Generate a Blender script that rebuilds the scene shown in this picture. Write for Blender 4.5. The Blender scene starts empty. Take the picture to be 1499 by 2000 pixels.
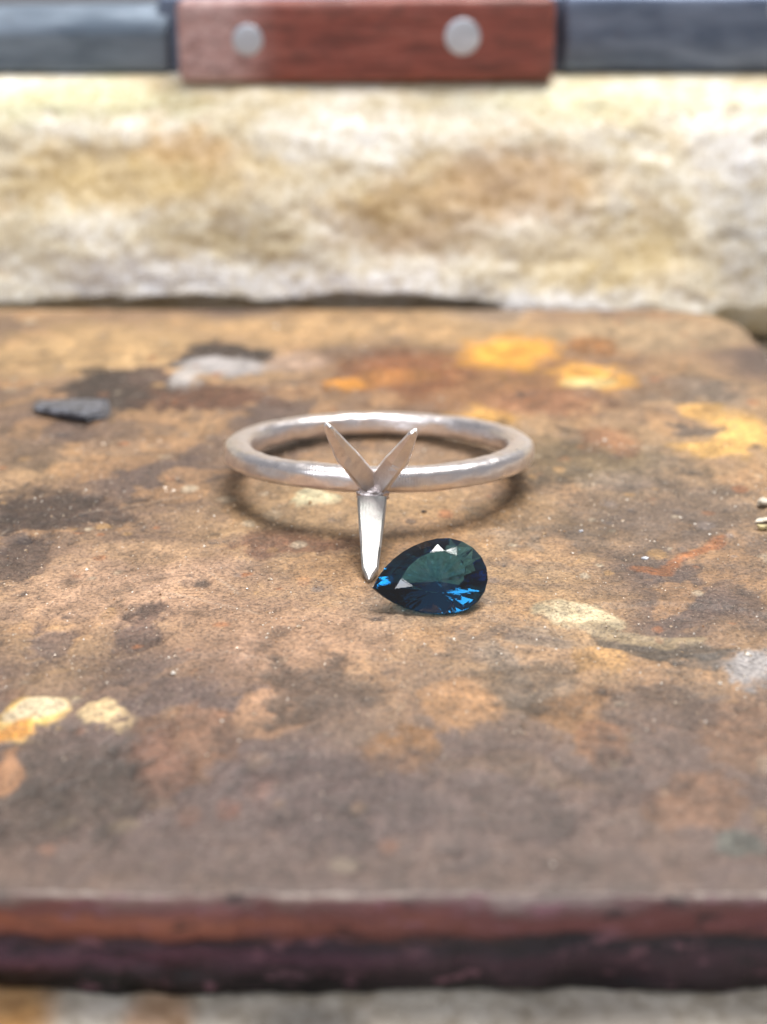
import bpy, math, random
import numpy as np
from mathutils import Vector, Matrix

# ------------------------------------------------------------------ camera
MM = 0.001
Y0 = 95.0            # ground distance (mm) from the camera foot to the world origin
scene = bpy.context.scene
coll = scene.collection
cam = bpy.data.cameras.new('camera')
cam_ob = bpy.data.objects.new('camera', cam)
coll.objects.link(cam_ob)
cam_ob.location = (0, -Y0*MM, 36.6*MM)
cam_ob.rotation_euler = (math.radians(90-21.5), 0, 0)
cam.lens = 54.0
cam.sensor_width = 36.0
cam.clip_start = 0.002
cam.clip_end = 10.0
cam.dof.use_dof = True
cam.dof.focus_distance = 0.0885
cam.dof.aperture_fstop = 34.0
scene.camera = cam_ob

# ------------------------------------------------------------------ light
world = bpy.data.worlds.new('World')
scene.world = world
world.use_nodes = True
bg = world.node_tree.nodes['Background']
bg.inputs['Color'].default_value = (0.93, 0.93, 1.0, 1)
bg.inputs['Strength'].default_value = 0.26

def area(name, loc, target, sx, sy, power, color):
    l = bpy.data.lights.new(name, 'AREA')
    l.shape = 'RECTANGLE'; l.size = sx; l.size_y = sy; l.energy = power; l.color = color
    o = bpy.data.objects.new(name, l); coll.objects.link(o)
    o.location = loc
    o.rotation_euler = (Vector(target)-Vector(loc)).to_track_quat('-Z', 'Y').to_euler()
    return o
area('overhead_lamp', (0.065, 0.085, 0.36), (0, 0.02, 0), 0.25, 0.20, 2.65, (1.0, 0.96, 0.905))
area('front_fill', (-0.45, -0.75, 0.75), (0, 0.04, 0), 0.55, 0.55, 5.4, (0.95, 0.96, 1.0))  # added fill lamp to brighten the block's face, no window known there

vs = scene.view_settings
vs.view_transform = 'Standard'; vs.look = 'None'; vs.exposure = 0.10; vs.gamma = 1.0
vs.use_curve_mapping = False
scene.cycles.use_denoising = True
scene.cycles.max_bounces = 16
scene.cycles.transmission_bounces = 16
scene.cycles.glossy_bounces = 8
scene.cycles.sample_clamp_indirect = 12.0
scene.cycles.caustics_refractive = True
scene.cycles.caustics_reflective = True

# ------------------------------------------------------------------ helpers
def P(x, y, z):          # millimetres, y = distance from the camera foot
    return np.array([x*MM, (y-Y0)*MM, z*MM])

def lin(c):
    out = []
    for v in c:
        v /= 255.0
        out.append(v/12.92 if v <= 0.04045 else ((v+0.055)/1.055)**2.4)
    return (out[0], out[1], out[2], 1.0)

def hash3(ix, iy, iz, seed):
    h = (ix*374761393 + iy*668265263 + iz*2147483647 + seed*1274126177) & 0xFFFFFFFF
    h = ((h ^ (h >> 13))*1274126177) & 0xFFFFFFFF
    h = h ^ (h >> 16)
    return (h & 0xFFFFFF)/float(0xFFFFFF)

def vnoise(x, y, z, seed=0):
    x, y, z = np.broadcast_arrays(np.asarray(x, float), np.asarray(y, float), np.asarray(z, float))
    ix, iy, iz = (np.floor(v).astype(np.int64) for v in (x, y, z))
    fx, fy, fz = x-ix, y-iy, z-iz
    fx, fy, fz = (f*f*(3-2*f) for f in (fx, fy, fz))
    r = 0
    for dx in (0, 1):
        for dy in (0, 1):
            for dz in (0, 1):
                w = (fx if dx else 1-fx)*(fy if dy else 1-fy)*(fz if dz else 1-fz)
                r = r + w*hash3(ix+dx, iy+dy, iz+dz, seed)
    return r*2-1

def fbm(x, y, z, octv=4, seed=0, gain=0.5):
    x, y, z = (np.asarray(v, float) for v in (x, y, z))
    a, s, r = 1.0, 1.0, 0
    for k in range(octv):
        r = r + a*vnoise(x*s+17.3*k, y*s-9.1*k, z*s+3.7*k, seed+k)
        a *= gain; s *= 2.03
    return r

def mesh_obj(name, verts, faces, mat, parent=None, smooth=True, origin=None, scale=MM):
    """verts in millimetres (x, y-distance, z)."""
    v = np.asarray(verts, float).copy()
    v[:, 1] -= Y0
    v *= scale
    org = np.zeros(3)
    if origin is not None:
        org = np.array([origin[0], origin[1]-Y0, origin[2]])*scale
        v = v-org
    me = bpy.data.meshes.new(name)
    me.from_pydata(v.tolist(), [], [list(map(int, f)) for f in faces])
    me.update()
    if smooth:
        me.polygons.foreach_set('use_smooth', [True]*len(me.polygons))
    for m in (mat if isinstance(mat, (list, tuple)) else [mat]):
        me.materials.append(m)
    o = bpy.data.objects.new(name, me)
    coll.objects.link(o)
    o.location = org
    if parent is not None:
        o.parent = parent
        o.matrix_parent_inverse = Matrix.Translation(-parent.location)
    return o

def tag(o, label=None, cat=None, group=None, kind=None):
    if label: o['label'] = label
    if cat: o['category'] = cat
    if group: o['group'] = group
    if kind: o['kind'] = kind
    return o

def grid_faces(nu, nv, wrap_u=False, wrap_v=False, flip=False):
    f = []
    for i in range(nu if wrap_u else nu-1):
        for j in range(nv if wrap_v else nv-1):
            a, b = i*nv+j, ((i+1) % nu)*nv+j
            c, d = ((i+1) % nu)*nv+(j+1) % nv, i*nv+(j+1) % nv
            f.append((a, d, c, b) if flip else (a, b, c, d))
    return f

class NT:
    """small node-tree builder"""
    def __init__(self, name):
        self.m = bpy.data.materials.new(name); self.m.use_nodes = True
        self.t = self.m.node_tree
        self.bsdf = self.t.nodes['Principled BSDF']
        self.out = self.t.nodes['Material Output']
    def n(self, typ, **kw):
        nd = self.t.nodes.new(typ)
        for k, v in kw.items():
            setattr(nd, k, v)
        return nd
    def link(self, a, b): self.t.links.new(a, b)
    def put(self, sock, v):
        if hasattr(v, 'is_linked') or isinstance(v, bpy.types.NodeSocket): self.link(v, sock)
        else: sock.default_value = v
    def coords(self):
        if not hasattr(self, '_mmv'):
            tc = self.n('ShaderNodeNewGeometry')
            v = self.n('ShaderNodeVectorMath', operation='MULTIPLY_ADD')
            self.link(tc.outputs['Position'], v.inputs[0])
            v.inputs[1].default_value = (1000, 1000, 1000)
            v.inputs[2].default_value = (0, Y0, 0)
            self._mmv = v.outputs[0]
        return self._mmv
    def scaled(self, vec, s):
        v = self.n('ShaderNodeVectorMath', operation='MULTIPLY')
        self.link(vec, v.inputs[0]); v.inputs[1].default_value = s
        return v.outputs[0]
    def noise(self, vec, scale, detail=4, rough=0.55, dist=0.0, color=False):
        nd = self.n('ShaderNodeTexNoise')
        self.link(vec, nd.inputs['Vector'])
        nd.inputs['Scale'].default_value = scale; nd.inputs['Detail'].default_value = detail
        nd.inputs['Roughness'].default_value = rough; nd.inputs['Distortion'].default_value = dist
        return nd.outputs['Color' if color else 'Fac']
    def voronoi(self, vec, scale, feature='F1', out='Distance'):
        nd = self.n('ShaderNodeTexVoronoi', feature=feature)
        self.link(vec, nd.inputs['Vector']); nd.inputs['Scale'].default_value = scale
        return nd.outputs[out]
    def ramp(self, fac, stops, interp='LINEAR'):
        r = self.n('ShaderNodeValToRGB'); r.color_ramp.interpolation = interp
        el = r.color_ramp.elements
        while len(el) < len(stops): el.new(0.5)
        for e, (p, c) in zip(el, stops):
            e.position = p; e.color = c if len(c) == 4 else lin(c)
        self.link(fac, r.inputs[0])
        return r.outputs[0]
    def rng(self, val, a, b, c=0.0, d=1.0, interp='LINEAR'):
        r = self.n('ShaderNodeMapRange', interpolation_type=interp)
        self.put(r.inputs['Value'], val)
        r.inputs['From Min'].default_value = a; r.inputs['From Max'].default_value = b
        r.inputs['To Min'].default_value = c; r.inputs['To Max'].default_value = d
        return r.outputs['Result']
    def math(self, op, a, b=None, c=None):
        r = self.n('ShaderNodeMath', operation=op)
        self.put(r.inputs[0], a)
        if b is not None: self.put(r.inputs[1], b)
        if c is not None: self.put(r.inputs[2], c)
        return r.outputs[0]
    def mix(self, fac, a, b, blend='MIX'):
        r = self.n('ShaderNodeMix', data_type='RGBA', blend_type=blend)
        self.put(r.inputs[0], fac); self.put(r.inputs[6], a); self.put(r.inputs[7], b)
        return r.outputs[2]
    def bump(self, h, dist, strength=1.0, normal=None):
        b = self.n('ShaderNodeBump')
        b.inputs['Strength'].default_value = strength; b.inputs['Distance'].default_value = dist*MM
        self.link(h, b.inputs['Height'])
        if normal is not None: self.link(normal, b.inputs['Normal'])
        return b.outputs['Normal']
    def blob(self, vec, cx, cy, rx, ry, rot, soft, rag=None):
        """mask 1 inside an (already distorted) ellipse on the surface, mm"""
        mp = self.n('ShaderNodeMapping', vector_type='TEXTURE')
        mp.inputs['Location'].default_value = (cx, cy, 0)
        mp.inputs['Rotation'].default_value = (0, 0, rot)
        mp.inputs['Scale'].default_value = (rx, ry, 1e4)
        self.link(vec, mp.inputs['Vector'])
        ln = self.n('ShaderNodeVectorMath', operation='LENGTH')
        self.link(mp.outputs[0], ln.inputs[0])
        d = ln.outputs['Value']
        if rag is not None: d = self.math('ADD', d, rag)
        return self.rng(d, 1+soft, 1-soft, 0, 1, 'SMOOTHSTEP')
    def set(self, **kw):
        for k, v in kw.items():
            self.put(self.bsdf.inputs[k.replace('_', ' ')], v)
        return self.m

# ------------------------------------------------------------------ materials
# (centre x, centre y, half-width, half-depth in mm on the slab, turn, softness, opacity, colour)
STAINS = [
    (-24.80, 131.66, 10.38, 9.22, 0.00, 0.80, 0.60, (208, 172, 118)),
    (-4.76, 140.14, 23.94, 5.64, 0.00, 0.70, 0.60, (188, 154, 106)),
    (25.09, 138.35, 8.51, 6.43, 0.00, 0.60, 0.70, (178, 152, 116)),
    (24.25, 120.45, 5.43, 5.01, 0.00, 0.50, 0.70, (121, 105, 89)),
    (14.56, 103.09, 6.18, 5.43, 0.00, 0.70, 0.75, (107, 91, 64)),
    (17.51, 92.50, 8.25, 7.18, 0.00, 0.70, 0.60, (105, 91, 78)),
    (-15.35, 81.09, 7.68, 5.02, 0.00, 0.80, 0.75, (186, 150, 120)),
    (-5.21, 74.52, 6.04, 5.59, 0.00, 0.80, 0.65, (178, 142, 112)),
    (8.34, 93.04, 3.00, 3.64, 0.00, 0.70, 0.50, (134, 108, 73)),
    (-2.31, 93.19, 6.66, 5.46, 0.00, 0.70, 0.50, (170, 140, 98)),
    (-20.93, 120.90, 6.08, 5.19, 0.00, 0.30, 1.00, (57, 44, 38)),
    (-14.30, 130.07, 4.70, 4.60, 0.00, 0.30, 1.00, (57, 46, 40)),
    (-13.92, 117.87, 5.74, 4.14, 0.00, 0.40, 1.00, (102, 68, 49)),
    (-19.29, 124.02, 2.57, 3.32, 0.00, 0.30, 0.80, (89, 70, 60)),
    (-23.56, 114.07, 3.58, 3.12, 0.00, 0.50, 0.70, (76, 62, 52)),
    (-13.62, 127.57, 3.74, 3.18, 0.00, 0.45, 0.90, (180, 175, 170)),
    (-16.25, 124.44, 1.46, 2.43, 0.00, 0.50, 0.80, (186, 180, 172)),
    (-7.08, 128.67, 2.66, 2.58, 0.00, 0.50, 0.60, (190, 162, 140)),
    (8.94, 123.12, 11.04, 9.65, 0.00, 0.80, 0.70, (148, 102, 57)),
    (2.18, 125.00, 5.18, 6.42, 0.00, 0.60, 0.80, (134, 81, 44)),
    (10.85, 131.33, 4.29, 6.02, 0.00, 0.50, 0.95, (230, 164, 58)),
    (18.22, 134.21, 2.40, 2.96, 0.00, 0.30, 0.85, (150, 100, 52)),
    (17.98, 123.59, 3.51, 3.75, 0.00, 0.50, 0.95, (234, 172, 76)),
    (16.87, 121.44, 2.11, 1.75, 0.00, 0.40, 0.70, (238, 212, 140)),
    (-0.40, 122.92, 5.44, 2.08, 0.35, 0.60, 0.80, (163, 107, 49)),
    (-3.44, 121.74, 1.60, 1.90, 0.00, 0.50, 0.85, (226, 152, 52)),
    (7.91, 112.92, 2.76, 3.32, 0.00, 0.50, 0.80, (206, 156, 78)),
    (12.16, 116.23, 4.45, 4.03, 0.00, 0.60, 0.65, (148, 100, 68)),
    (26.46, 109.32, 2.87, 5.06, 0.00, 0.50, 0.90, (228, 180, 100)),
    (23.91, 105.98, 2.61, 1.83, 0.00, 0.35, 0.85, (224, 176, 98)),
    (23.86, 114.81, 1.60, 1.84, 0.00, 0.35, 0.85, (222, 172, 96)),
    (24.08, 110.72, 2.33, 1.48, 0.00, 0.30, 0.85, (110, 94, 80)),
    (17.01, 107.41, 1.89, 2.92, 0.00, 0.60, 0.60, (150, 102, 67)),
    (-4.11, 94.78, 1.56, 1.41, 0.00, 0.35, 0.90, (212, 200, 158)),
    (-26.29, 105.22, 2.96, 4.51, 0.00, 0.50, 0.60, (112, 92, 73)),
    (-21.29, 93.09, 5.33, 4.37, 0.00, 0.50, 0.95, (76, 59, 49)),
    (-22.17, 85.05, 1.85, 3.51, 0.00, 0.40, 0.75, (80, 64, 56)),
    (-13.13, 75.86, 1.26, 3.21, 0.00, 0.40, 0.70, (86, 68, 62)),
    (-18.18, 74.52, 1.65, 1.87, 0.00, 0.40, 0.60, (104, 89, 86)),
    (-14.01, 86.14, 3.74, 1.75, 0.00, 0.50, 0.70, (188, 152, 114)),
    (-5.98, 87.35, 3.47, 1.80, 0.00, 0.60, 0.60, (120, 76, 56)),
    (-8.72, 63.95, 2.91, 3.48, 0.00, 0.30, 0.90, (129, 97, 75)),
    (-10.58, 61.50, 1.29, 1.91, 0.00, 0.30, 0.80, (129, 94, 75)),
    (-5.26, 66.61, 1.63, 2.33, 0.00, 0.30, 0.90, (180, 140, 106)),
    (0.61, 62.83, 1.79, 2.54, 0.00, 0.30, 0.95, (145, 107, 70)),
    (3.80, 66.98, 2.02, 2.50, 0.00, 0.35, 0.95, (180, 138, 96)),
    (9.62, 65.10, 2.09, 2.49, 0.00, 0.35, 0.90, (140, 105, 70)),
    (10.61, 63.24, 1.32, 1.28, 0.00, 0.40, 0.80, (137, 100, 72)),
    (13.85, 57.67, 2.12, 2.62, 0.00, 0.30, 0.95, (137, 104, 81)),
    (16.65, 63.42, 2.05, 2.86, 0.00, 0.40, 0.80, (131, 100, 76)),
    (-5.67, 58.93, 1.05, 1.19, 0.00, 0.35, 0.90, (137, 97, 78)),
    (-7.13, 57.59, 0.56, 1.02, 0.00, 0.40, 0.60, (120, 83, 67)),
    (11.37, 71.84, 1.47, 2.46, 0.00, 0.35, 0.90, (182, 142, 92)),
    (14.97, 73.28, 4.85, 1.58, -0.40, 0.45, 0.75, (86, 78, 67)),
    (10.85, 77.54, 2.14, 1.67, 0.00, 0.40, 1.00, (222, 202, 160)),
    (14.14, 74.93, 4.10, 0.69, -0.32, 0.40, 0.80, (176, 154, 118)),
    (18.97, 70.55, 1.71, 2.05, 0.00, 0.40, 0.85, (170, 165, 160)),
    (17.00, 71.20, 1.59, 1.16, 0.00, 0.40, 0.70, (94, 88, 80)),
    (16.05, 84.08, 1.08, 0.46, -0.22, 0.40, 0.85, (153, 97, 57)),
    (19.03, 86.11, 2.94, 0.64, 0.67, 0.40, 0.85, (153, 99, 60)),
    (-2.82, 68.75, 2.83, 2.72, 0.00, 0.50, 0.70, (88, 72, 60)),
    (-15.62, 59.89, 3.91, 3.91, 0.00, 0.50, 0.75, (78, 65, 57)),
    (-12.86, 58.56, 2.03, 3.35, 0.00, 0.50, 0.60, (76, 64, 56)),
    (-2.47, 58.70, 4.97, 4.62, 0.00, 0.60, 0.70, (92, 78, 75)),
    (6.76, 69.30, 2.33, 2.76, 0.00, 0.50, 0.60, (99, 84, 67)),
    (4.43, 56.91, 4.42, 3.20, 0.00, 0.60, 0.60, (97, 83, 78)),
    (13.69, 65.85, 2.74, 2.54, 0.00, 0.50, 0.60, (89, 75, 67)),
    (10.35, 59.77, 2.30, 2.60, 0.00, 0.50, 0.60, (89, 73, 67)),
    (-17.06, 65.42, 1.88, 2.01, 0.00, 0.22, 0.95, (238, 196, 112)),
    (-16.83, 66.04, 1.65, 1.22, 0.00, 0.40, 0.60, (246, 232, 200)),
    (-17.49, 64.53, 1.22, 0.88, 0.00, 0.50, 0.80, (232, 160, 70)),
    (-13.54, 65.80, 1.19, 1.62, 0.70, 0.30, 0.90, (232, 202, 150)),
    (-17.30, 61.04, 0.70, 1.57, 0.00, 0.40, 0.70, (190, 140, 98)),
    (-11.00, 56.58, 0.55, 0.72, 0.00, 0.50, 0.70, (120, 105, 86)),
    (-13.53, 57.18, 0.44, 0.65, 0.00, 0.50, 0.60, (120, 105, 89)),
    (15.32, 54.65, 1.13, 0.75, 0.61, 0.40, 0.80, (105, 107, 97)),
    (6.54, 60.79, 3.50, 0.98, 0.00, 0.50, 0.60, (121, 100, 83)),
]

def L3(c): return np.array(lin(c)[:3])
def smooth(x): x = np.clip(x, 0, 1); return x*x*(3-2*x)

def lay(col, z, m, c, h=0.0):
    return col*(1-m[:, None])+c*m[:, None], z+h*m

def slab_look(X, Y):
    """colour (linear) and relief (mm) of the slab's top at points X, Y: cleaved slate with iron stains, flakes and scratches"""
    shp = np.shape(X); X = np.ravel(X).astype(float); Y = np.ravel(Y).astype(float)
    wx = X+1.3*fbm(X/5, Y/5, 0.0, 4, 201); wy = Y+1.9*fbm(X/5, Y/5, 3.0, 4, 211)
    n1 = fbm(wx/8.5, wy/10.0, 1.0, 5, 221)
    pal = [(-0.9, (100, 82, 72)), (-0.45, (122, 98, 78)), (-0.1, (146, 117, 88)), (0.25, (160, 129, 95)), (0.6, (174, 141, 102)), (1.0, (150, 130, 108))]
    px = [p for p, _ in pal]; pc = np.array([L3(c) for _, c in pal])
    col = np.stack([np.interp(n1, px, pc[:, k]) for k in range(3)], -1)
    z = 0.10*fbm(X/9, Y/9, 0.5, 3, 3)
    n2 = fbm(wx/3.6, wy/1.25, 2.0, 5, 231)                      # cleavage streaks
    col, z = lay(col, z, 0.45*smooth((n2-0.12)/0.5), L3((104, 84, 72)), -0.03)
    n3 = fbm(wx/2.6, wy/3.2, 4.0, 5, 241)
    col, z = lay(col, z, 0.45*smooth((n3-0.25)/0.3), L3((190, 146, 98)), 0.02)
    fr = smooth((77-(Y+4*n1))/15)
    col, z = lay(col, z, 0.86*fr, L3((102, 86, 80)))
    rg = fbm(X/1.5, Y/1.9, 6.0, 5, 251, 0.6); rf = fbm(X/0.42, Y/0.5, 7.0, 3, 261, 0.6)
    rough_all = 0.30*rg+0.14*rf
    for k, (cx, cy, rx, ry, rot, soft, op, c) in enumerate(STAINS):
        R = 1.9*max(rx, ry)
        I = np.nonzero((np.abs(X-cx) < R) & (np.abs(Y-cy) < R))[0]
        if len(I) == 0: continue
        x, y = wx[I]*0.55+X[I]*0.45-cx, wy[I]*0.55+Y[I]*0.45-cy
        ca, sa = math.cos(rot), math.sin(rot)
        d = np.hypot((x*ca+y*sa)/rx, (-x*sa+y*ca)/ry)+rough_all[I]*min(1.0, 0.45+1.2/min(rx, ry))
        big = fbm(X[I]/(0.7*rx)+k*3.1, Y[I]/(0.7*ry), k, 3, 271)
        d = d+0.22*big
        sf = soft*0.62
        m = smooth((1+sf-d)/(2*sf))*min(1.0, op*1.12)
        cc = L3(c)[None, :]*(1+0.20*rg[I]+0.10*big)[:, None]
        m_ = m[:, None]
        col[I] = col[I]*(1-m_)+np.clip(cc, 0.004, 0.95)*m_
        lum = sum(c)/3
        z[I] += m*(0.10 if lum > 165 else -0.09 if lum < 100 else 0.03)*(0.5 if soft > 0.5 else 1.0)
    rnd = np.random.default_rng(77)
    # small flecks: rust, lime, soot and bare slate, some proud, some pitted
    kinds = [((168, 106, 62), 0.03), ((206, 190, 160), 0.03), ((66, 56, 52), -0.06), ((186, 146, 92), 0.03), ((132, 120, 112), -0.02), ((58, 50, 50), -0.08)]
    for k in range(520):
        cx, cy = rnd.uniform(-36, 31), rnd.uniform(53, 145)
        rx = min(0.55, 0.15*math.exp(abs(rnd.normal())*0.9)); ry = rx*rnd.uniform(0.6, 1.5)
        c, h = kinds[rnd.integers(len(kinds))]
        op = rnd.uniform(0.25, 0.75)*(0.35 if cy < 72 else 1.0)
        R = 2.2*max(rx, ry)
        I = np.nonzero((np.abs(X-cx) < R) & (np.abs(Y-cy) < R))[0]
        if len(I) == 0: continue
        d = np.hypot((X[I]-cx)/rx, (Y[I]-cy)/ry)+rough_all[I]*0.9
        m = smooth((1.2-d)/0.4)*op
        col[I] = col[I]*(1-m[:, None])+L3(c)*m[:, None]; z[I] += h*m
    # scratches
    for k in range(46):
        cx, cy, a, ln = rnd.uniform(-34, 30), rnd.uniform(53, 140), rnd.normal(0.3, 0.7), rnd.uniform(1.5, 8)
        wdt = rnd.uniform(0.05, 0.11); R = ln/2+0.3
        I = np.nonzero((np.abs(X-cx) < R) & (np.abs(Y-cy) < R))[0]
        if len(I) == 0: continue
        u = (X[I]-cx)*math.cos(a)+(Y[I]-cy)*math.sin(a); v = -(X[I]-cx)*math.sin(a)+(Y[I]-cy)*math.cos(a)+0.03*u*u/ln+0.04*rf[I]
        m = np.clip(1-np.abs(v)/wdt, 0, 1)*np.clip((ln/2-np.abs(u))/0.5, 0, 1)*rnd.uniform(0.2, 0.55)
        col[I] = col[I]*(1-m[:, None])+L3((196, 182, 162) if k % 3 else (70, 58, 52))*m[:, None]; z[I] -= 0.05*m
    z = z+0.060*fbm(X/2.2, Y/1.7, 0.2, 4, 5)+0.045*rg+0.022*rf
    # thicker flakes lifted off
    for cx, cy, rx, ry, d in [(15.5, 76, 6, 3, -0.18), (-15.5, 68, 2.4, 3.2, 0.12), (-21, 101, 7, 8, -0.10)]:
        q = np.hypot((X-cx)/rx, (Y-cy)/ry) + 0.25*fbm(X/1.6, Y/1.9, 4.4, 3, 21)
        z = z + d*smooth((1.06-q)/0.16)
    col = col*(1+0.16*rg+0.20*rf)[:, None]
    return np.clip(col, 0.004, 0.95).reshape(shp+(3,)), z.reshape(shp)

def mat_slab_top():
    t = NT('mottled_slate')
    v = t.coords()
    at = t.n('ShaderNodeAttribute', attribute_name='stone_colour')
    col = at.outputs['Color']
    n4 = t.noise(v, 1.9, 5, 0.68, 0.2)
    g = t.noise(t.scaled(v, (0.8, 0.8, 1)), 5.5, 4, 0.75)
    col = t.mix(1.0, col, t.ramp(g, [(0.36, (0.42, 0.39, 0.37, 1)), (0.48, (0.95, 0.95, 0.95, 1)), (0.62, (1.45, 1.42, 1.38, 1))]), 'MULTIPLY')
    fine = t.noise(v, 9, 3, 0.7)
    col = t.mix(t.rng(fine, 0.58, 0.70, 0, 0.55), col, lin((214, 192, 164)))
    col = t.mix(1.0, col, (SLAB_GAIN*0.99, SLAB_GAIN*1.0, SLAB_GAIN*1.08, 1), 'MULTIPLY')
    nb = t.bump(n4, 0.05, 0.8)
    nb = t.bump(g, 0.075, 0.9, nb)
    nb = t.bump(fine, 0.022, 0.8, nb)
    rough = t.rng(n4, 0.3, 0.7, 0.58, 0.34)
    return t.set(Base_Color=col, Normal=nb, Roughness=rough, Specular_IOR_Level=0.45)
SLAB_GAIN = 0.70

def mat_slab_side():
    t = NT('slate_edge')
    v = t.coords()
    sx = t.n('ShaderNodeSeparateXYZ'); t.link(v, sx.inputs[0])
    vst = t.scaled(v, (0.22, 0.6, 1.0))
    n1 = t.noise(vst, 0.9, 5, 0.6, 0.6)
    h = t.math('MULTIPLY_ADD', n1, 2.2, sx.outputs['Z'])      # layers bend with the cleavage
    col = t.ramp(t.rng(h, -4.4, 1.0), [(0.0, (8, 7, 8)), (0.16, (12, 9, 11)), (0.28, (40, 26, 33)), (0.40, (86, 56, 74)), (0.48, (60, 44, 60)),
                                      (0.57, (54, 38, 46)), (0.62, (116, 70, 64)), (0.78, (142, 88, 72)), (0.9, (102, 64, 66)), (1.0, (128, 112, 106))])  # lowest stops near black: shade under the edge put into the colour
    # left end is rustier, right end maroon and nearly black
    n2 = t.noise(t.scaled(v, (0.3, 0.3, 0.9)), 0.7, 4)
    k = t.math('MULTIPLY_ADD', n2, 16.0, sx.outputs['X'])
    col = t.mix(t.rng(k, -1, 14, 0, 0.92), col, t.ramp(t.rng(h, -4.4, 1.0), [(0.0, (12, 10, 12)), (0.40, (58, 40, 52)), (0.52, (32, 30, 42)), (0.60, (26, 25, 36)), (0.66, (98, 56, 60)), (0.85, (94, 56, 62)), (1.0, (110, 96, 96))]))
    n3 = t.noise(t.scaled(v, (0.4, 0.4, 1)), 1.3, 5, 0.65)
    col = t.mix(t.rng(n3, 0.56, 0.66, 0, 0.7), col, lin((128, 90, 104)))
    col = t.mix(t.rng(n3, 0.42, 0.34, 0, 0.8), col, lin((26, 26, 34)))
    # worn arris along the top, its edge highlight painted in pale grey
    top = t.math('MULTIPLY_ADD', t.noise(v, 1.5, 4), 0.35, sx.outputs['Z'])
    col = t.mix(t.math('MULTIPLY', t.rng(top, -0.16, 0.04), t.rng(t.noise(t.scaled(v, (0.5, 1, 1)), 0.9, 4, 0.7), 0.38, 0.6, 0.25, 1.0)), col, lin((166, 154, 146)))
    nb = t.bump(n3, 0.25, 0.8)
    nb = t.bump(t.noise(v, 5, 4, 0.65), 0.08, 0.8, nb)
    return t.set(Base_Color=col, Normal=nb, Roughness=0.55, Specular_IOR_Level=0.4)

def mat_block():
    t = NT('pale_limestone')
    v = t.coords()
    n1 = t.noise(t.scaled(v, (0.75, 1, 1.2)), 0.11, 6, 0.62, 0.7)
    col = t.ramp(n1, [(0.30, (186, 172, 146)), (0.42, (214, 205, 182)), (0.52, (226, 222, 210)), (0.66, (238, 237, 234)), (0.85, (232, 234, 238))])
    n2 = t.noise(v, 0.33, 5, 0.65, 0.5)
    col = t.mix(t.rng(n2, 0.54, 0.7, 0, 0.4), col, lin((212, 190, 140)))
    n2b = t.noise(t.scaled(v, (1, 1, 1.3)), 0.21, 5, 0.6)
    col = t.mix(t.rng(n2b, 0.56, 0.7, 0, 0.35), col, lin((196, 174, 152)))
    for (cx, cz, rx, rz, op, c) in BLOCK_STAINS:
        # ellipses in the x-z plane of the face
        mp = t.n('ShaderNodeMapping', vector_type='TEXTURE')
        mp.inputs['Location'].default_value = (cx, 0, cz); mp.inputs['Scale'].default_value = (rx, 1e4, rz)
        w = t.noise(v, 0.4, 4, 0.6, color=True)
        wa = t.n('ShaderNodeVectorMath', operation='MULTIPLY_ADD'); t.link(w, wa.inputs[0])
        wa.inputs[1].default_value = (6, 0, 5); wa.inputs[2].default_value = (-3, 0, -2.5)
        ad = t.n('ShaderNodeVectorMath', operation='ADD'); t.link(v, ad.inputs[0]); t.link(wa.outputs[0], ad.inputs[1])
        t.link(ad.outputs[0], mp.inputs['Vector'])
        ln = t.n('ShaderNodeVectorMath', operation='LENGTH'); t.link(mp.outputs[0], ln.inputs[0])
        col = t.mix(t.rng(ln.outputs['Value'], 1.5, 0.4, 0, op, 'SMOOTHSTEP'), col, lin(c))
    n3 = t.noise(v, 1.1, 6, 0.7)
    col = t.mix(1.0, col, t.ramp(n3, [(0.33, (214, 202, 178)), (0.5, (248, 245, 238)), (0.62, (255, 255, 255))]), 'MULTIPLY')
    nb = t.bump(n3, 0.2, 0.7)
    nb = t.bump(t.noise(v, 4, 3, 0.7), 0.08, 0.7, nb)
    return t.set(Base_Color=col, Normal=nb, Roughness=0.85, Specular_IOR_Level=0.25)
# x, z of the stain centre, half sizes (mm), opacity, colour
BLOCK_STAINS = [
    (-24, 12.0, 14, 3.2, 0.75, (214, 190, 140)), (-19, 14.5, 5, 2.0, 0.7, (200, 168, 124)),
    (3, 9.0, 9, 3.0, 0.55, (196, 164, 112)), (13, 11.5, 9, 3.6, 0.8, (196, 166, 128)),
    (3, 5.8, 7, 1.8, 0.6, (172, 144, 108)), (22, 4.5, 12, 3.0, 0.6, (206, 188, 146)),
    (-22, 2.5, 11, 2.2, 0.85, (236, 238, 244)), (-4, 1.2, 12, 2.2, 0.9, (236, 236, 240)), (17, -1.0, 8, 2.4, 0.9, (236, 238, 244)),
    (-3, 15.5, 9, 2.2, 0.85, (240, 240, 238)), (36, 14.0, 5, 3.0, 0.8, (234, 236, 242)),
    (36, 6.0, 4, 6.0, 0.6, (176, 178, 184)), (-33, 18.6, 14, 1.6, 0.7, (196, 198, 166)), (22, 18.8, 14, 1.5, 0.6, (206, 206, 176)),
]

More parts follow.
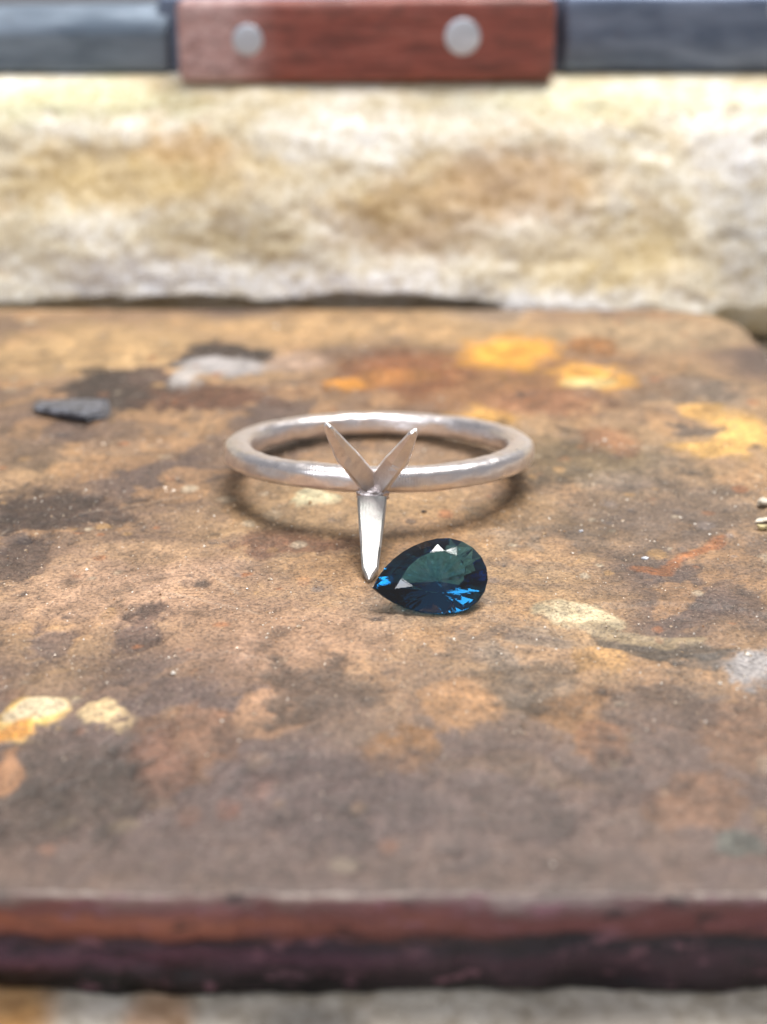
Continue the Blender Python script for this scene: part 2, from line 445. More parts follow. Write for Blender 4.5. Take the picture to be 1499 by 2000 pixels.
def mat_ground():
    t = NT('pale_bench_stone')
    v = t.coords()
    n1 = t.noise(v, 0.13, 5, 0.6, 0.4)
    col = t.ramp(n1, [(0.3, (150, 146, 142)), (0.42, (202, 195, 184)), (0.56, (224, 217, 205)), (0.7, (236, 231, 222))])
    n2 = t.noise(v, 0.21, 4, 0.6)
    col = t.mix(t.rng(n2, 0.58, 0.68, 0, 0.6), col, lin((198, 160, 118)))
    for (cx, cy, rx, ry, op, c) in [(-15.6, 49.5, 2.2, 5, 0.75, (216, 160, 88)), (-9.2, 49.3, 1.5, 4, 0.7, (206, 160, 118)), (-3.2, 49.0, 2.8, 2.5, 0.7, (128, 126, 124)),
                                    (8.5, 49.5, 3.5, 3, 0.4, (150, 142, 134)), (35, 128, 5, 12, 0.85, (224, 224, 214))]:
        m = t.blob(v, cx, cy, rx, ry, 0, 0.35)
        col = t.mix(t.math('MULTIPLY', m, op), col, lin(c))
    n3 = t.noise(v, 1.2, 6, 0.7)
    col = t.mix(1.0, col, t.ramp(n3, [(0.35, (210, 202, 190)), (0.55, (255, 253, 250))]), 'MULTIPLY')
    nb = t.bump(n3, 0.4, 0.8)
    return t.set(Base_Color=col, Normal=nb, Roughness=0.8, Specular_IOR_Level=0.3)

def mat_silver(name, tint=(226, 221, 218), rough=0.30, brush=(1, 1, 1), brush_amt=0.012, dent=0.03):
    t = NT(name)
    v = t.coords()
    n1 = t.noise(v, 1.1, 4, 0.6)
    n2 = t.noise(t.scaled(v, brush), 9.0, 3, 0.7)
    n3 = t.noise(v, 3.4, 3, 0.6)
    col = t.mix(t.rng(n1, 0.42, 0.66, 0, 0.6), lin(tint), lin((212, 205, 205)))
    col = t.mix(t.rng(n3, 0.62, 0.75, 0, 0.25), col, lin((176, 166, 164)))
    nb = t.bump(n3, dent, 0.8)
    wv = t.n('ShaderNodeTexWave', wave_type='BANDS', bands_direction='X'); t.link(v, wv.inputs['Vector'])
    wv.inputs['Scale'].default_value = 1.7; wv.inputs['Distortion'].default_value = 2.5; wv.inputs['Detail'].default_value = 3.0
    patch = t.rng(t.noise(v, 0.35, 2), 0.50, 0.62)
    nb = t.bump(t.math('MULTIPLY', wv.outputs['Fac'], patch), 0.010, 0.8, nb)
    nb = t.bump(n2, brush_amt, 0.9, nb)
    r = t.math('ADD', t.rng(n1, 0.3, 0.7, rough-0.07, rough+0.10), t.rng(n2, 0.3, 0.7, -0.05, 0.06))
    return t.set(Base_Color=col, Metallic=1.0, Roughness=r, Normal=nb)

def mat_gem():
    t = NT('dark_blue_sapphire')
    g = t.n('ShaderNodeTexCoord')
    sx = t.n('ShaderNodeSeparateXYZ'); t.link(g.outputs['Object'], sx.inputs[0])
    v = t.coords()
    onlytable = t.rng(sx.outputs['Z'], 0.00067, 0.00069)      # fingerprint film on the flat top only
    n = t.noise(v, 1.9, 4, 0.6, 0.3)
    nb = t.bump(t.math('MULTIPLY', n, onlytable), 0.022, 0.5)
    rough = t.math('MULTIPLY', onlytable, t.rng(n, 0.40, 0.62, 0.02, 0.16))
    t.set(Base_Color=(0.22, 0.56, 0.70, 1), Transmission_Weight=1.0, IOR=1.77, Normal=nb, Roughness=rough)
    ab = t.n('ShaderNodeVolumeAbsorption')
    ab.inputs['Color'].default_value = (0.06, 0.51, 0.665, 1)
    ab.inputs['Density'].default_value = 760.0
    t.link(ab.outputs[0], t.out.inputs['Volume'])
    return t.m

def mat_wood():
    t = NT('red_brown_wood')
    v = t.coords()
    n1 = t.noise(t.scaled(v, (0.12, 1, 1)), 1.3, 6, 0.65, 0.5)
    col = t.ramp(n1, [(0.3, (92, 50, 45)), (0.5, (132, 70, 61)), (0.68, (146, 86, 76))])
    m = t.blob(v, -17.2, 158, 4.2, 50, 0, 0.8)
    n2 = t.noise(v, 1.4, 5, 0.7)
    col = t.mix(t.math('MULTIPLY', m, t.rng(n2, 0.3, 0.6, 0.35, 0.9)), col, lin((196, 168, 168)))
    n4 = t.noise(t.scaled(v, (0.5, 1, 1)), 0.8, 5, 0.7)
    col = t.mix(t.rng(n4, 0.5, 0.68, 0, 0.6), col, lin((74, 48, 44)))
    nb = t.bump(n1, 0.15, 0.6)
    nb = t.bump(n4, 0.25, 0.6, nb)
    return t.set(Base_Color=col, Normal=nb, Roughness=t.rng(n4, 0.3, 0.7, 0.36, 0.62))

def mat_steel(name, c, rough, metal=0.75):
    t = NT(name)
    v = t.coords()
    n1 = t.noise(t.scaled(v, (0.25, 1, 1)), 0.5, 5, 0.6, 0.4)
    n2 = t.noise(v, 2.2, 4, 0.65)
    a = tuple(max(0, x-34) for x in c)
    col = t.ramp(n1, [(0.34, a), (0.62, c)])
    col = t.mix(t.rng(n2, 0.6, 0.75, 0, 0.4), col, lin((120, 100, 92)))
    nb = t.bump(n2, 0.06, 0.5)
    return t.set(Base_Color=col, Metallic=metal, Roughness=rough, Normal=nb)

def mat_plain(name, c, rough=0.6, var=(0.75, 1.0), scale=2.5):
    t = NT(name)
    v = t.coords()
    n = t.noise(v, scale, 4, 0.65)
    lo = tuple(x*var[0] for x in c); hi = tuple(min(255, x*var[1]) for x in c)
    col = t.ramp(n, [(0.35, lo), (0.65, hi)])
    return t.set(Base_Color=col, Roughness=rough, Normal=t.bump(n, 0.06, 0.7))

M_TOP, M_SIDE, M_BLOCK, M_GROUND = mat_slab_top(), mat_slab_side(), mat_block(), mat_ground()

# ------------------------------------------------------------------ bench surface
def build_ground():
    xs = np.concatenate([np.linspace(-260, -60, 24)[:-1], np.linspace(-60, 60, 121), np.linspace(60, 260, 24)[1:]])
    ys = np.concatenate([np.linspace(-120, 20, 16)[:-1], np.linspace(20, 180, 150), np.linspace(180, 380, 24)[1:]])
    X, Y = np.meshgrid(xs, ys, indexing='ij')
    Z = -5.65 + 0.14*fbm(X/5, Y/5, 0, 4, 11)
    V = np.stack([X, Y, Z], -1).reshape(-1, 3)
    o = mesh_obj('bench_surface', V, grid_faces(len(xs), len(ys)), M_GROUND)
    tag(o, kind='structure')
build_ground()

# ------------------------------------------------------------------ slab
def slab_relief(X, Y): return slab_look(X, Y)[1]
def build_slab():
    xl, xr, yf, yb, R = -44.0, 33.6, 51.6, 147.2, 9.0
    ys = np.concatenate([[yf, yf+0.12, yf+0.3], np.linspace(yf+0.6, 70, 110)[0:-1], np.linspace(70, 102, 210)[:-1], np.linspace(102, yb-0.4, 150), [yb-0.15, yb]])
    # rows need to follow the rounded ends
    nx = 520
    rows = []
    for y in ys:
        e = 0.0
        for edge in (y-yf, yb-y):
            if edge < R:
                e = max(e, R-math.sqrt(max(0, R*R-(R-edge)**2)))
        a, b = xl+e, xr-e
        s = np.linspace(0, 1, nx)
        x = a+(b-a)*s
        rows.append(np.stack([x, np.full(nx, y)], -1))
    G = np.array(rows)                       # ny, nx, 2
    ny = len(ys)
    X, Y = G[..., 0], G[..., 1]
    # torn outline
    jag = 0.22*fbm(X/3.0, Y/3.0, 9, 4, 31)+0.16*fbm(X/0.7, Y/0.7, 2, 3, 33)
    wf = np.clip(1-(Y-yf)/1.2, 0, 1); wb = np.clip(1-(yb-Y)/1.2, 0, 1)
    cxm = 0.5*(xl+xr)
    wx = np.clip(1-(xr-np.abs(X-cxm)-cxm)/1.2, 0, 1)
    Y = Y + jag*wf*0.35 + jag*wb*0.8
    X = X + jag*wx*np.sign(X-cxm)
    Y = Y - 0.25*wb*((X/37)**4)
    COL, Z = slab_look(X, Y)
    edge = np.minimum(np.minimum(Y-yf, yb-Y), np.minimum(X-xl, xr-X))
    Z = Z*(0.35+0.65*np.clip(edge/3, 0, 1)) - 0.14*np.clip(1-edge/0.5, 0, 1)**2
    V = [np.stack([X, Y, Z], -1).reshape(-1, 3)]
    F = []
    for i in range(ny-1):
        for j in range(nx-1):
            a = i*nx+j
            F.append((a, a+1, a+nx+1, a+nx))
    ntop = len(F)
    loop = [j for j in range(nx)] + [i*nx+nx-1 for i in range(1, ny)] + [(ny-1)*nx+j for j in range(nx-2, -1, -1)] + [i*nx for i in range(ny-2, 0, -1)]
    L = V[0][loop]
    nl = len(loop)
    tan = np.roll(L, -1, 0)-np.roll(L, 1, 0)
    nrm = np.stack([tan[:, 1], -tan[:, 0]], -1)
    # smooth the outward direction along the outline
    nrm /= np.linalg.norm(nrm, axis=1, keepdims=True)+1e-9
    for _ in range(6):
        nrm = (np.roll(nrm, 1, 0)+nrm*2+np.roll(nrm, -1, 0)); nrm /= np.linalg.norm(nrm, axis=1, keepdims=True)+1e-9
    prof = [(-0.18, 0.16), (-0.34, 0.24), (-0.7, 0.27), (-1.1, 0.27), (-1.5, 0.24), (-1.75, 0.16), (-1.95, 0.0), (-2.3, -0.06), (-2.7, -0.06), (-3.1, -0.12), (-3.5, -0.16), (-3.9, -0.22), (-4.3, -0.32), (-4.7, -0.5), (-5.0, -0.8)]
    prof = [(z*1.1, o) for z, o in prof]
    prev = loop
    base = len(V[0])
    s = np.cumsum(np.r_[0, np.linalg.norm(np.diff(L[:, :2], axis=0), axis=1)])
    for k, (z, off) in enumerate(prof):
        lay = 0.30*fbm(s/4.0, z*0.9, 1.0, 4, 41)+0.12*fbm(s/1.1, z*1.6, 5.0, 3, 43)
        fade = min(1, max(0.15, (-z-0.1)/0.8))
        zz = np.where(np.full(nl, z) < -5.2, z, z+0.45*fade*fbm(s/6.0, k*0.08, 3.0, 3, 47)*(1-abs(z+2.2)/2.9)) + (L[:, 2] if z > -0.5 else 0)
        p = np.stack([L[:, 0]+nrm[:, 0]*(off+lay*fade), L[:, 1]+nrm[:, 1]*(off+lay*fade), zz], -1)
        V.append(p)
        idx = list(range(base, base+nl)); base += nl
        for i in range(nl):
            j = (i+1) % nl
            F.append((prev[i], idx[i], idx[j], prev[j]))
        prev = idx
    # underside
    c = np.array([[0.5*(xl+xr), 0.5*(yf+yb), -5.5]]); V.append(c)
    for i in range(nl):
        F.append((prev[i], base, prev[(i+1) % nl]))
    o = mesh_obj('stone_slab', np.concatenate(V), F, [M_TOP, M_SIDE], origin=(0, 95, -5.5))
    ca = o.data.color_attributes.new('stone_colour', 'FLOAT_COLOR', 'POINT')
    cv = np.full((len(o.data.vertices), 4), 0.3, dtype=np.float32); cv[:, 3] = 1
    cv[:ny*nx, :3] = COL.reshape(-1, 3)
    ca.data.foreach_set('color', cv.ravel())
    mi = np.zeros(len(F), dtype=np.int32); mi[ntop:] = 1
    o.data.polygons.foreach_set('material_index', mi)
    tag(o, 'brown and ochre mottled stone slab with a dark layered edge, lying flat under the ring', 'slab')
    return o
build_slab()

def top_z(x, y):
    return float(slab_relief(np.array([x]), np.array([y]))[0])

# ------------------------------------------------------------------ rough block behind
def build_block():
    # cross-section outline in (y, z), swept along x
    sec = []
    def seg(a, b, n):
        for k in range(n):
            sec.append((a[0]+(b[0]-a[0])*k/n, a[1]+(b[1]-a[1])*k/n))
    seg((152.5, -5.55), (150.2, -4.5), 4)
    seg((150.2, -4.5), (148.9, -1.0), 8)
    seg((148.9, -1.0), (149.6, 2.4), 16)
    seg((149.6, 2.4), (151.2, 8.0), 16)
    seg((151.2, 8.0), (154.2, 16.2), 22)
    seg((154.2, 16.2), (156.0, 18.8), 8)
    seg((156.0, 18.8), (159.0, 20.4), 6)
    seg((159.0, 20.4), (161.5, 20.9), 4)
    seg((161.5, 20.9), (190, 21.0), 30)
    seg((190, 21.5), (192, 19), 3)
    seg((192, 19), (193, -4), 10)
    seg((193, -4), (191, -5.55), 2)
    sec = np.array(sec)
    xs = np.linspace(-70, 66, 340)
    ns = len(sec)
    X = np.repeat(xs[:, None], ns, 1); Yc = np.repeat(sec[None, :, 0], len(xs), 0); Z = np.repeat(sec[None, :, 1], len(xs), 0)
    face = np.clip((158.5-Yc)/2.0, 0, 1)
    d = 0.50*fbm(X/7, Z/6, 2.0, 5, 61, 0.55)+0.22*np.abs(fbm(X/2.2, Z/2.0, 7.0, 3, 67))
    Y2 = Yc + d*face*1.0
    rest = np.clip((Yc-155.5)/4, 0, 1)*np.clip((188-Yc)/4, 0, 1)
    Z2 = Z + 0.5*fbm(X/6, Yc/6, 1.0, 4, 71)*np.clip((Z+5)/4, 0, 1)*(1-0.9*rest)
    # uneven underside: notches that leave dark gaps above the slab
    lip = np.interp(xs, [-70, -38, -34, -26, -23, -14, -11, -8, -5, 6, 9, 11.5, 14, 31, 33.2, 50, 66],
                        [0.3, 0.3, 0.4, 0.45, 0.7, 0.75, 0.5, 0.55, 0.85, 0.85, 0.5, -0.3, -6, -6, -0.6, -0.4, -0.5])[:, None] + 0.14*fbm(xs/1.8, 0, 0, 3, 77)[:, None]
    low = np.clip((lip-Z)/0.5, 0, 1)*face
    Y2 = Y2 + low*5.0
    Y2 = Y2 - np.clip((4-Z)/4, 0, 1)*face*np.exp(-((X-21)/8.0)**2)*1.6
    # ends tucked in
    V = np.stack([X, Y2, Z2], -1).reshape(-1, 3)
    F = grid_faces(len(xs), ns, wrap_v=True)
    n0 = len(V)
    V = np.concatenate([V, [[-70, 172, 8]], [[66, 172, 8]]])
    for j in range(ns):
        F.append((j, (j+1) % ns, n0)); F.append(((len(xs)-1)*ns+(j+1) % ns, (len(xs)-1)*ns+j, n0+1))
    o = mesh_obj('stone_block', V, F, M_BLOCK, origin=(-2, 171, -5.55))
    tag(o, 'rough pale cream stone block standing behind the slab, carrying the tool', 'stone block')
build_block()

# ------------------------------------------------------------------ tool on the block
def bevel_box(x0, x1, y0, y1, z0, z1, b, n=3):
    """box with rounded edges, returned as verts and faces (rounded in all three axes by clamping a cube sphere)"""
    import itertools
    def ax(a, c):
        t = [a+b*(1-math.cos(k*math.pi/2/n)) for k in range(n+1)]
        return np.array(t+list(np.linspace(a+b, c-b, 7))[1:-1]+[c-(q-a) for q in reversed(t)])
    A = [ax(x0, x1), ax(y0, y1), ax(z0, z1)]
    verts, faces, idx = [], [], {}
    lo = np.array([x0+b, y0+b, z0+b]); hi = np.array([x1-b, y1-b, z1-b])
    def vid(p):
        p = np.array(p); c = np.clip(p, lo, hi); d = p-c
        l = np.linalg.norm(d)
        q = c+d/l*b if l > 1e-9 else p
        key = tuple(np.round(q, 4))
        if key not in idx:
            idx[key] = len(verts); verts.append(q)
        return idx[key]
    for axis in range(3):
        o1, o2 = [k for k in range(3) if k != axis]
        for side in (0, -1):
            for i in range(len(A[o1])-1):
                for j in range(len(A[o2])-1):
                    c = []
                    for (di, dj) in ((0, 0), (1, 0), (1, 1), (0, 1)):
                        p = [0, 0, 0]; p[axis] = A[axis][side]; p[o1] = A[o1][i+di]; p[o2] = A[o2][j+dj]
                        c.append(vid(p))
                    c = list(dict.fromkeys(c))
                    if len(c) < 3: continue
                    flip = (side == 0) != (axis == 1)
                    faces.append(c[::-1] if flip else c)
    return np.array(verts), faces

def build_tool():
    root = bpy.data.objects.new('hand_tool', None); coll.objects.link(root)
    root.location = P(0, 163, 20.95); root.empty_display_size = 0.005
    tag(root, 'steel hand tool with a red-brown riveted wooden grip, lying on the pale stone block', 'hand tool')
    m_st = mat_steel('dark_blued_steel', (122, 134, 156), 0.55)
    m_st2 = mat_steel('worn_grey_steel', (124, 136, 150), 0.60)
    m_w = mat_wood(); m_r = mat_steel('bright_rivet_metal', (206, 212, 224), 0.5, 0.6)
    # left steel: lower body with a lighter chamfered back
    V, F = bevel_box(-58, -21.6, 160.6, 165.2, 21.0, 27.6, 0.5)
    V[:, 1] += np.clip((V[:, 2]-25.4), 0, 9)*0.9*(V[:, 1] < 163)
    V[:, 2] += (V[:, 0]+22)*0.012*np.clip((V[:, 2]-22)/5, 0, 1)
    mesh_obj('steel_bolster', V, F, m_st2, root)
    V, F = bevel_box(17.8, 58, 160.2, 165.2, 20.95, 28.6, 0.9)
    V[:, 1] += np.clip((23.6-V[:, 2]), 0, 3)*0.25*(V[:, 1] < 163)
    mesh_obj('steel_blade_heel', V, F, m_st, root)
    V, F = bevel_box(-22.6, 18.6, 161.6, 164.6, 21.0, 28.3, 0.3)
    mesh_obj('tang', V, F, m_st, root)
    V, F = bevel_box(-20.3, 16.9, 157.3, 161.55, 20.45, 28.3, 0.85, 4)
    V[:, 2] += 0.10*np.sin(V[:, 0]/9.0)
    mesh_obj('grip_plate', V, F, m_w, root)
    V, F = bevel_box(-20.0, 16.8, 164.65, 168.2, 21.0, 28.3, 0.85, 4)
    mesh_obj('grip_plate', V, F, m_w, root)
    def rivet(x, z, r, y):
        vs, fs = [], []
        n = 28; prof = [(0.0, 0.10), (0.55, 0.09), (0.88, 0.06), (1.0, 0.0), (1.02, -0.6)]
        for (q, h) in prof:
            for k in range(n):
                a = 2*math.pi*k/n
                vs.append((x+r*q*math.cos(a), y-h, z+r*q*math.sin(a)))
        for i in range(len(prof)-1):
            for k in range(n):
                a, b = i*n+k, i*n+(k+1) % n
                fs.append((a, b, b+n, a+n))
        mesh_obj('rivet', vs, fs, m_r, root)
    rivet(-13.35, 24.45, 1.5, 157.3); rivet(7.75, 24.75, 1.75, 157.3); rivet(39.6, 27.2, 1.3, 160.2)
build_tool()

# ------------------------------------------------------------------ ring
RR, TILT, WID, YC, XC, THK = 10.508, 0.13511, 1.60, 98.964, -0.285, 1.79
RZ = RR*math.sin(TILT)+WID/2*math.cos(TILT)+0.04
def ring_pt(rad, ax, phi):
    x = rad*np.cos(phi); yl = rad*np.sin(phi)
    c, s = math.cos(TILT), math.sin(TILT)
    return np.stack([x+XC, yl*c+ax*s+YC, -yl*s+ax*c+RZ], -1)

M_BAND = mat_silver('satin_silver', (248, 243, 243), 0.33, (1, 1, 1), 0.004, 0.02)
M_CLAW = mat_silver('filed_silver_dimmed', (178, 180, 177), 0.56, (1.0, 0.3, 0.3), 0.025, 0.03)  # same silver as the upper claws, colour darkened to offset its strong light
M_CLAW2 = mat_silver('satin_claw_lightened', (236, 232, 232), 0.42, (0.5, 1.0, 0.5), 0.015, 0.02)  # same silver, colour lightened because these claws catch less light
M_SOLDER = mat_silver('grainy_solder', (214, 204, 202), 0.34, (1, 1, 1), 0.03, 0.05)

ring = bpy.data.objects.new('ring', None); coll.objects.link(ring)
ring.location = P(XC, YC, 0.0); ring.empty_display_size = 0.005
tag(ring, 'satin silver ring with three pointed claws, propped on its lowest claw on the slab', 'ring')

def build_band():
    nphi, ns = 420, 36
    phi = np.linspace(0, 2*np.pi, nphi, endpoint=False)
    th = np.linspace(0, 2*np.pi, ns, endpoint=False)
    PH, TH = np.meshgrid(phi, th, indexing='ij')
    ex = 2/3.2
    cu = np.sign(np.cos(TH))*np.abs(np.cos(TH))**ex       # radial, +1 outside
    su = np.sign(np.sin(TH))*np.abs(np.sin(TH))**ex       # axial
    # flatter inside, hand-forged soft outside
    rad = RR-THK/2+THK/2*cu
    ax = WID/2*su*(1-0.10*np.clip(cu, 0, 1)**2)
    lump = 0.070*fbm(np.cos(PH)*4.5, np.sin(PH)*4.5, cu*0.6+su*1.1, 3, 81)+0.018*fbm(np.cos(PH)*13, np.sin(PH)*13, cu*1.2+su*1.5, 2, 83)
    rad = rad+lump*cu; ax = ax+lump*su*0.8
    V = ring_pt(rad, ax, PH).reshape(-1, 3)
    o = mesh_obj('band', V, grid_faces(nphi, ns, True, True, flip=False), M_BAND, ring)
    return o
build_band()

def build_claw(base, tip, axis, half_a, half_b, thick, lo_bend, hi_bend, tipw, bend_at=0.55, tip_fall=0.35, taper=0.06, bevel_side=0, bevel=0.28, mat=None):
    """tapered flat claw; half_a / half_b are half widths either side of its centre line"""
    base, tip = np.array(base, float), np.array(tip, float)
    d = tip-base; Ln = np.linalg.norm(d); d /= Ln
    a = np.array(axis, float); a /= np.linalg.norm(a)
    n = a-np.dot(a, d)*d; n /= np.linalg.norm(n)          # inner face
    w = np.cross(d, n)
    st = [0, 0.02, 0.12, 0.25, 0.4, 0.5, bend_at, 0.62, 0.70, 0.78, 0.86, 0.92, 0.96, 0.985, 1.0]
    vs = []
    b = 0.11
    for s in st:
        k = max(0.0, (s-bend_at)/(1-bend_at))
        A = half_a*(1-taper*s)*(1-k) + tipw*k + lo_bend*k
        B = half_b*(1-taper*s)*(1-k) + tipw*k + hi_bend*k
        A, B = A-0.0, B-0.0
        T = thick*(1-0.45*k)
        fall = tip_fall*k
        c = base+d*Ln*s
        endr = 0.25 if s == 1.0 else (0.7 if s > 0.98 else 1.0)
        mid = (B-A)/2
        A2, B2 = mid-(mid+A)*endr, mid+(B-mid)*endr
        lo_, hi_ = -A*endr if False else A2, B2
        bb = min(b, 0.3*(hi_-lo_))
        kb = min(1.0, max(0.0, (s-bend_at+0.06)/0.10))
        dl = bevel*kb if bevel_side < 0 else 0.0; dh = bevel*kb if bevel_side > 0 else 0.0
        mp = 0.5*(lo_+hi_)
        sec = [(lo_+bb, -dl), (mp, 0), (hi_-bb, -dh), (hi_, -bb-dh), (hi_, -T+bb), (hi_-bb, -T), (lo_+bb, -T), (lo_, -T+bb), (lo_, -bb-dl)]
        for (p, q) in sec:
            jit = 0.028*float(vnoise(c[0]*2.6+p*3, c[1]*2.6, c[2]*2.6+q*2, 91))
            vs.append(c+w*(p+jit)+n*(q-fall+jit))
    ns = 9
    F = []
    for i in range(len(st)-1):
        for j in range(ns):
            F.append((i*ns+j, i*ns+(j+1) % ns, (i+1)*ns+(j+1) % ns, (i+1)*ns+j))
    F.append(tuple(range(ns-1, -1, -1))); m = (len(st)-1)*ns
    F.append(tuple(m+j for j in range(ns)))
    return mesh_obj('claw', vs, F, mat or M_CLAW, ring, smooth=False)
AX = (0, -0.906, 0.423)
c1 = build_claw((-0.70, 87.45, 3.22), (-0.80, 81.70, 0.22), AX, 0.90, 0.90, 0.75, -0.08, 0.02, 0.12, 0.86, 0.05, 0.55)
c1['label'] = 'bright lowest claw pointing down to the slab'
c2 = build_claw((-0.46, 88.15, 3.45), (-3.05, 84.32, 8.12), AX, 0.70, 0.64, 1.0, -0.26, 0.30, 0.20, 0.54, 0.50, 0.12, -1, 0.30, M_CLAW2)
c3 = build_claw((-0.68, 88.15, 3.45), (1.52, 84.32, 7.72), AX, 0.64, 0.70, 1.0, 0.30, -0.26, 0.20, 0.54, 0.50, 0.12, 1, 0.30, M_CLAW2)

def build_solder():
    c = np.array([-0.65, 88.13, 3.06]); n, m = 40, 24
    vs = []
    for i in range(m):
        th = math.pi*(i+0.5)/m
        for j in range(n):
            ph = 2*math.pi*j/n
            q = np.array([math.sin(th)*math.cos(ph), math.sin(th)*math.sin(ph), math.cos(th)])
            r = 1+0.16*float(fbm(q[0]*3.4, q[1]*3.4, q[2]*3.4, 3, 95))
            vs.append(c+q*r*np.array([1.0, 0.5, 0.52]))
    F = grid_faces(m, n, wrap_v=True)
    F.append(tuple(range(n))); F.append(tuple((m-1)*n+j for j in range(n-1, -1, -1)))
    mesh_obj('solder_joint', vs, F, M_SOLDER, ring)
build_solder()

# ------------------------------------------------------------------ gemstone
def build_gem():
    L, W = 6.62, 4.62
    r = W/2; cx = L/2-r; a = cx+L/2; Rb = (a*a+r*r)/(2*r); th1 = math.asin(min(1, a/Rb))
    pts = []
    N = 400
    for th in np.linspace(0, math.pi/2, N): pts.append((cx+r*math.cos(th), r*math.sin(th)))
    for th in np.linspace(0, th1, N)[1:]: pts.append((cx-Rb*math.sin(th), r-Rb+Rb*math.cos(th)))
    pts = np.array(pts)
    s = np.r_[0, np.cumsum(np.linalg.norm(np.diff(pts, axis=0), axis=1))]; s /= s[-1]
    def outline(u):            # u in [0,1): 0 = round end, 0.5 = tip
        u = u % 1.0
        k = u*2 if u <= 0.5 else (1-u)*2
        p = np.array([np.interp(k, s, pts[:, 0]), np.interp(k, s, pts[:, 1])])
        if u > 0.5: p[1] = -p[1]
        return p
    n = 12
    tz, gz, pz, lz = 0.70, 0.07, -1.75, -1.0
    ctr = np.array([0.25, 0.0]); cul = np.array([0.45, 0.0])
    V = []
    def add(p, z): V.append((p[0], p[1], z)); return len(V)-1
    T = [add(ctr+(outline(k/n)-ctr)*0.55, tz) for k in range(n)]
    S = [add(ctr+(outline((k+.5)/n)-ctr)*0.775, tz*0.60+gz*0.40) for k in range(n)]
    GU = [add(outline(k/(2*n)), gz) for k in range(2*n)]
    GL = [add(outline(k/(2*n)), -gz) for k in range(2*n)]
    Lw = [add(cul+(outline((k+.5)/n)-cul)*0.42, lz) for k in range(n)]
    C = add(cul, pz)
    F = [tuple(T)]
    for k in range(n):
        k1 = (k+1) % n; g0, g1, g2 = 2*k, 2*k+1, (2*k+2) % (2*n)
        F.append((T[k], S[k], T[k1]))
        F.append((S[k-1], GU[g0], S[k], T[k]))
        F.append((S[k], GU[g0], GU[g1])); F.append((S[k], GU[g1], GU[g2]))
        F.append((Lw[k], GL[g1], GL[g0])); F.append((Lw[k], GL[g2], GL[g1]))
        F.append((C, Lw[k], GL[g0], Lw[k-1]))
    for k in range(2*n):
        F.append((GU[k], GL[k], GL[(k+1) % (2*n)], GU[(k+1) % (2*n)]))
    me = bpy.data.meshes.new('gemstone')
    me.from_pydata([(x*MM, y*MM, z*MM) for x, y, z in V], [], F); me.update()
    import bmesh
    bm = bmesh.new(); bm.from_mesh(me); bmesh.ops.recalc_face_normals(bm, faces=bm.faces); bm.to_mesh(me); bm.free()
    me.materials.append(mat_gem())
    o = bpy.data.objects.new('gemstone', me); coll.objects.link(o)
    Rm = Matrix.Rotation(0.30, 3, 'Z') @ Matrix.Rotation(0.72, 3, 'X') @ Matrix.Rotation(-0.11, 3, 'Y')
    zmin = min((Rm @ v.co).z for v in me.vertices)
    o.rotation_euler = Rm.to_euler()
    o.location = Vector(P(2.60, 78.85, 0.03))+Vector((0, 0, -zmin))
    tag(o, 'dark teal-blue faceted pear-shaped gemstone tilted on the slab beside the lowest claw', 'gemstone')
build_gem()

# ------------------------------------------------------------------ crumbs and grains
def rock(name, x, y, size, mat, seed, label, cat, group=None):
    rnd = np.random.default_rng(seed)
    import bmesh
    bm = bmesh.new(); bmesh.ops.create_icosphere(bm, subdivisions=3, radius=1.0)
    q = np.array([v.co[:] for v in bm.verts])
    d = 1+0.28*fbm(q[:, 0]*1.3, q[:, 1]*1.3, q[:, 2]*1.3+seed, 4, seed)
    q = q*d[:, None]*np.array(size)
    for _ in range(4):       # broken faces
        nn = rnd.normal(size=3); nn /= np.linalg.norm(nn)
        h = q@nn; lim = np.quantile(h, 0.80)
        q = q-np.clip(h-lim, 0, None)[:, None]*nn*0.9
    q[:, 2] -= q[:, 2].min()
    q += np.array([x, y, top_z(x, y)-0.03])
    F = [[v.index for v in f.verts] for f in bm.faces]; bm.free()
    o = mesh_obj(name, q, F, mat, origin=(x, y, top_z(x, y)), smooth=False)
    tag(o, label, cat, group)
M_PALE = mat_plain('pale_stone_crumb', (236, 226, 208), 0.8)
M_YEL = mat_plain('yellowish_stone_crumb', (226, 212, 160), 0.8)
M_DARK = mat_plain('dark_metal_grit', (70, 66, 70), 0.35)
M_FLAKE = mat_plain('dark_slate_flake', (92, 94, 102), 0.38, (0.45, 1.25), 1.6)
M_BLUEW = mat_plain('bluish_white_chip', (222, 226, 236), 0.4)
rock('stone_crumb', 24.94, 94.02, (0.5, 0.42, 0.34), M_PALE, 1, 'biggest chunky off-white crumb on the slab, behind the flat cream chip', 'crumb')
rock('stone_crumb', 24.29, 91.22, (0.62, 0.3, 0.18), M_PALE, 2, 'flat cream chip lying between the chunky off-white crumb and the yellowish crumb', 'crumb')
rock('stone_crumb', 23.99, 89.91, (0.55, 0.26, 0.18), M_YEL, 3, 'pale yellowish crumb in front of the flat cream chip', 'crumb')
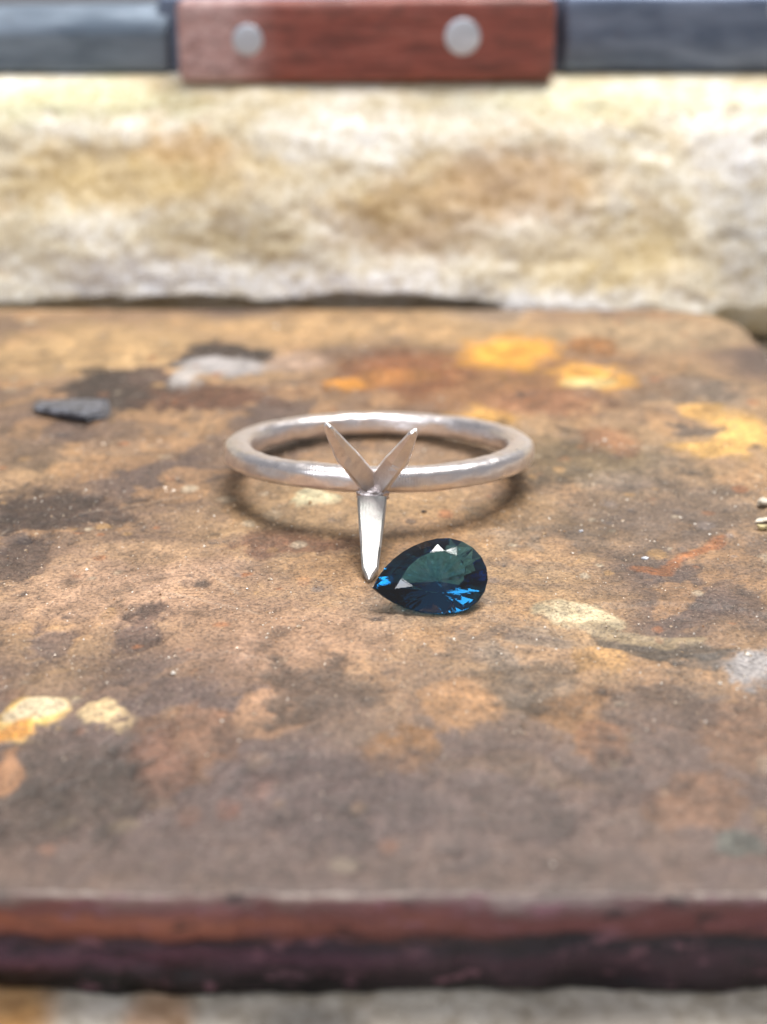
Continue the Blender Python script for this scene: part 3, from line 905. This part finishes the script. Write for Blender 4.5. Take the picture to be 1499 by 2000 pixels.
rock('stone_crumb', 2.61, 92.64, (0.17, 0.13, 0.12), M_DARK, 4, 'tiny dark grey metal grit lying under the front of the ring', 'crumb')
rock('stone_crumb', 15.75, 85.08, (0.26, 0.18, 0.08), M_BLUEW, 5, 'small bluish-white chip beside the thin rust streak', 'crumb')
rock('stone_crumb', 12.46, 89.57, (0.15, 0.12, 0.08), M_BLUEW, 6, 'tiny white speck on the grey-brown part behind the gemstone', 'crumb')
rock('stone_flake', -23.56, 114.00, (3.4, 2.9, 0.30), M_FLAKE, 12, 'flat dark blue-grey slate flake lying by the dark brown stain', 'flake')

def build_grains():
    rnd = np.random.default_rng(5)
    vs, fs = [], []
    N = 4200
    XX = np.where(np.arange(N) < 3000, rnd.uniform(-24, 26, N), rnd.uniform(-40, 30, N))
    YY = np.where(np.arange(N) < 3000, rnd.uniform(64, 108, N), rnd.uniform(52.5, 144, N))
    ZZ = slab_relief(XX, YY)
    for k in range(N):
        x, y = XX[k], YY[k]
        r = 0.027*math.exp(abs(rnd.normal())*0.5)
        if rnd.random() < 0.035: r *= 1.8
        c = np.array([x, y, ZZ[k]+r*0.35])
        b = len(vs)
        q = rnd.normal(size=(5, 3)); q /= np.linalg.norm(q, axis=1, keepdims=True)
        q = np.array([[0, 0, 1.0], [0, 0, -1], [1, 0, 0], [-.5, .87, 0], [-.5, -.87, 0]])+0.35*q
        for p in q: vs.append(c+p*r*np.array([1.2, 1.2, 0.8]))
        for f in ((0, 2, 3), (0, 3, 4), (0, 4, 2), (1, 3, 2), (1, 4, 3), (1, 2, 4)):
            fs.append(tuple(b+i for i in f))
    t = NT('glittering_grains'); v = t.coords()
    col = t.ramp(t.noise(v, 3.0, 1), [(0.35, (160, 124, 92)), (0.5, (206, 180, 148)), (0.62, (246, 240, 230))])
    t.set(Base_Color=col, Roughness=0.25, Specular_IOR_Level=0.7)
    o = mesh_obj('mineral_grains', vs, fs, t.m, smooth=False)
    tag(o, 'fine pale glittering mineral grains scattered over the slab', 'grains', kind='stuff')
build_grains()
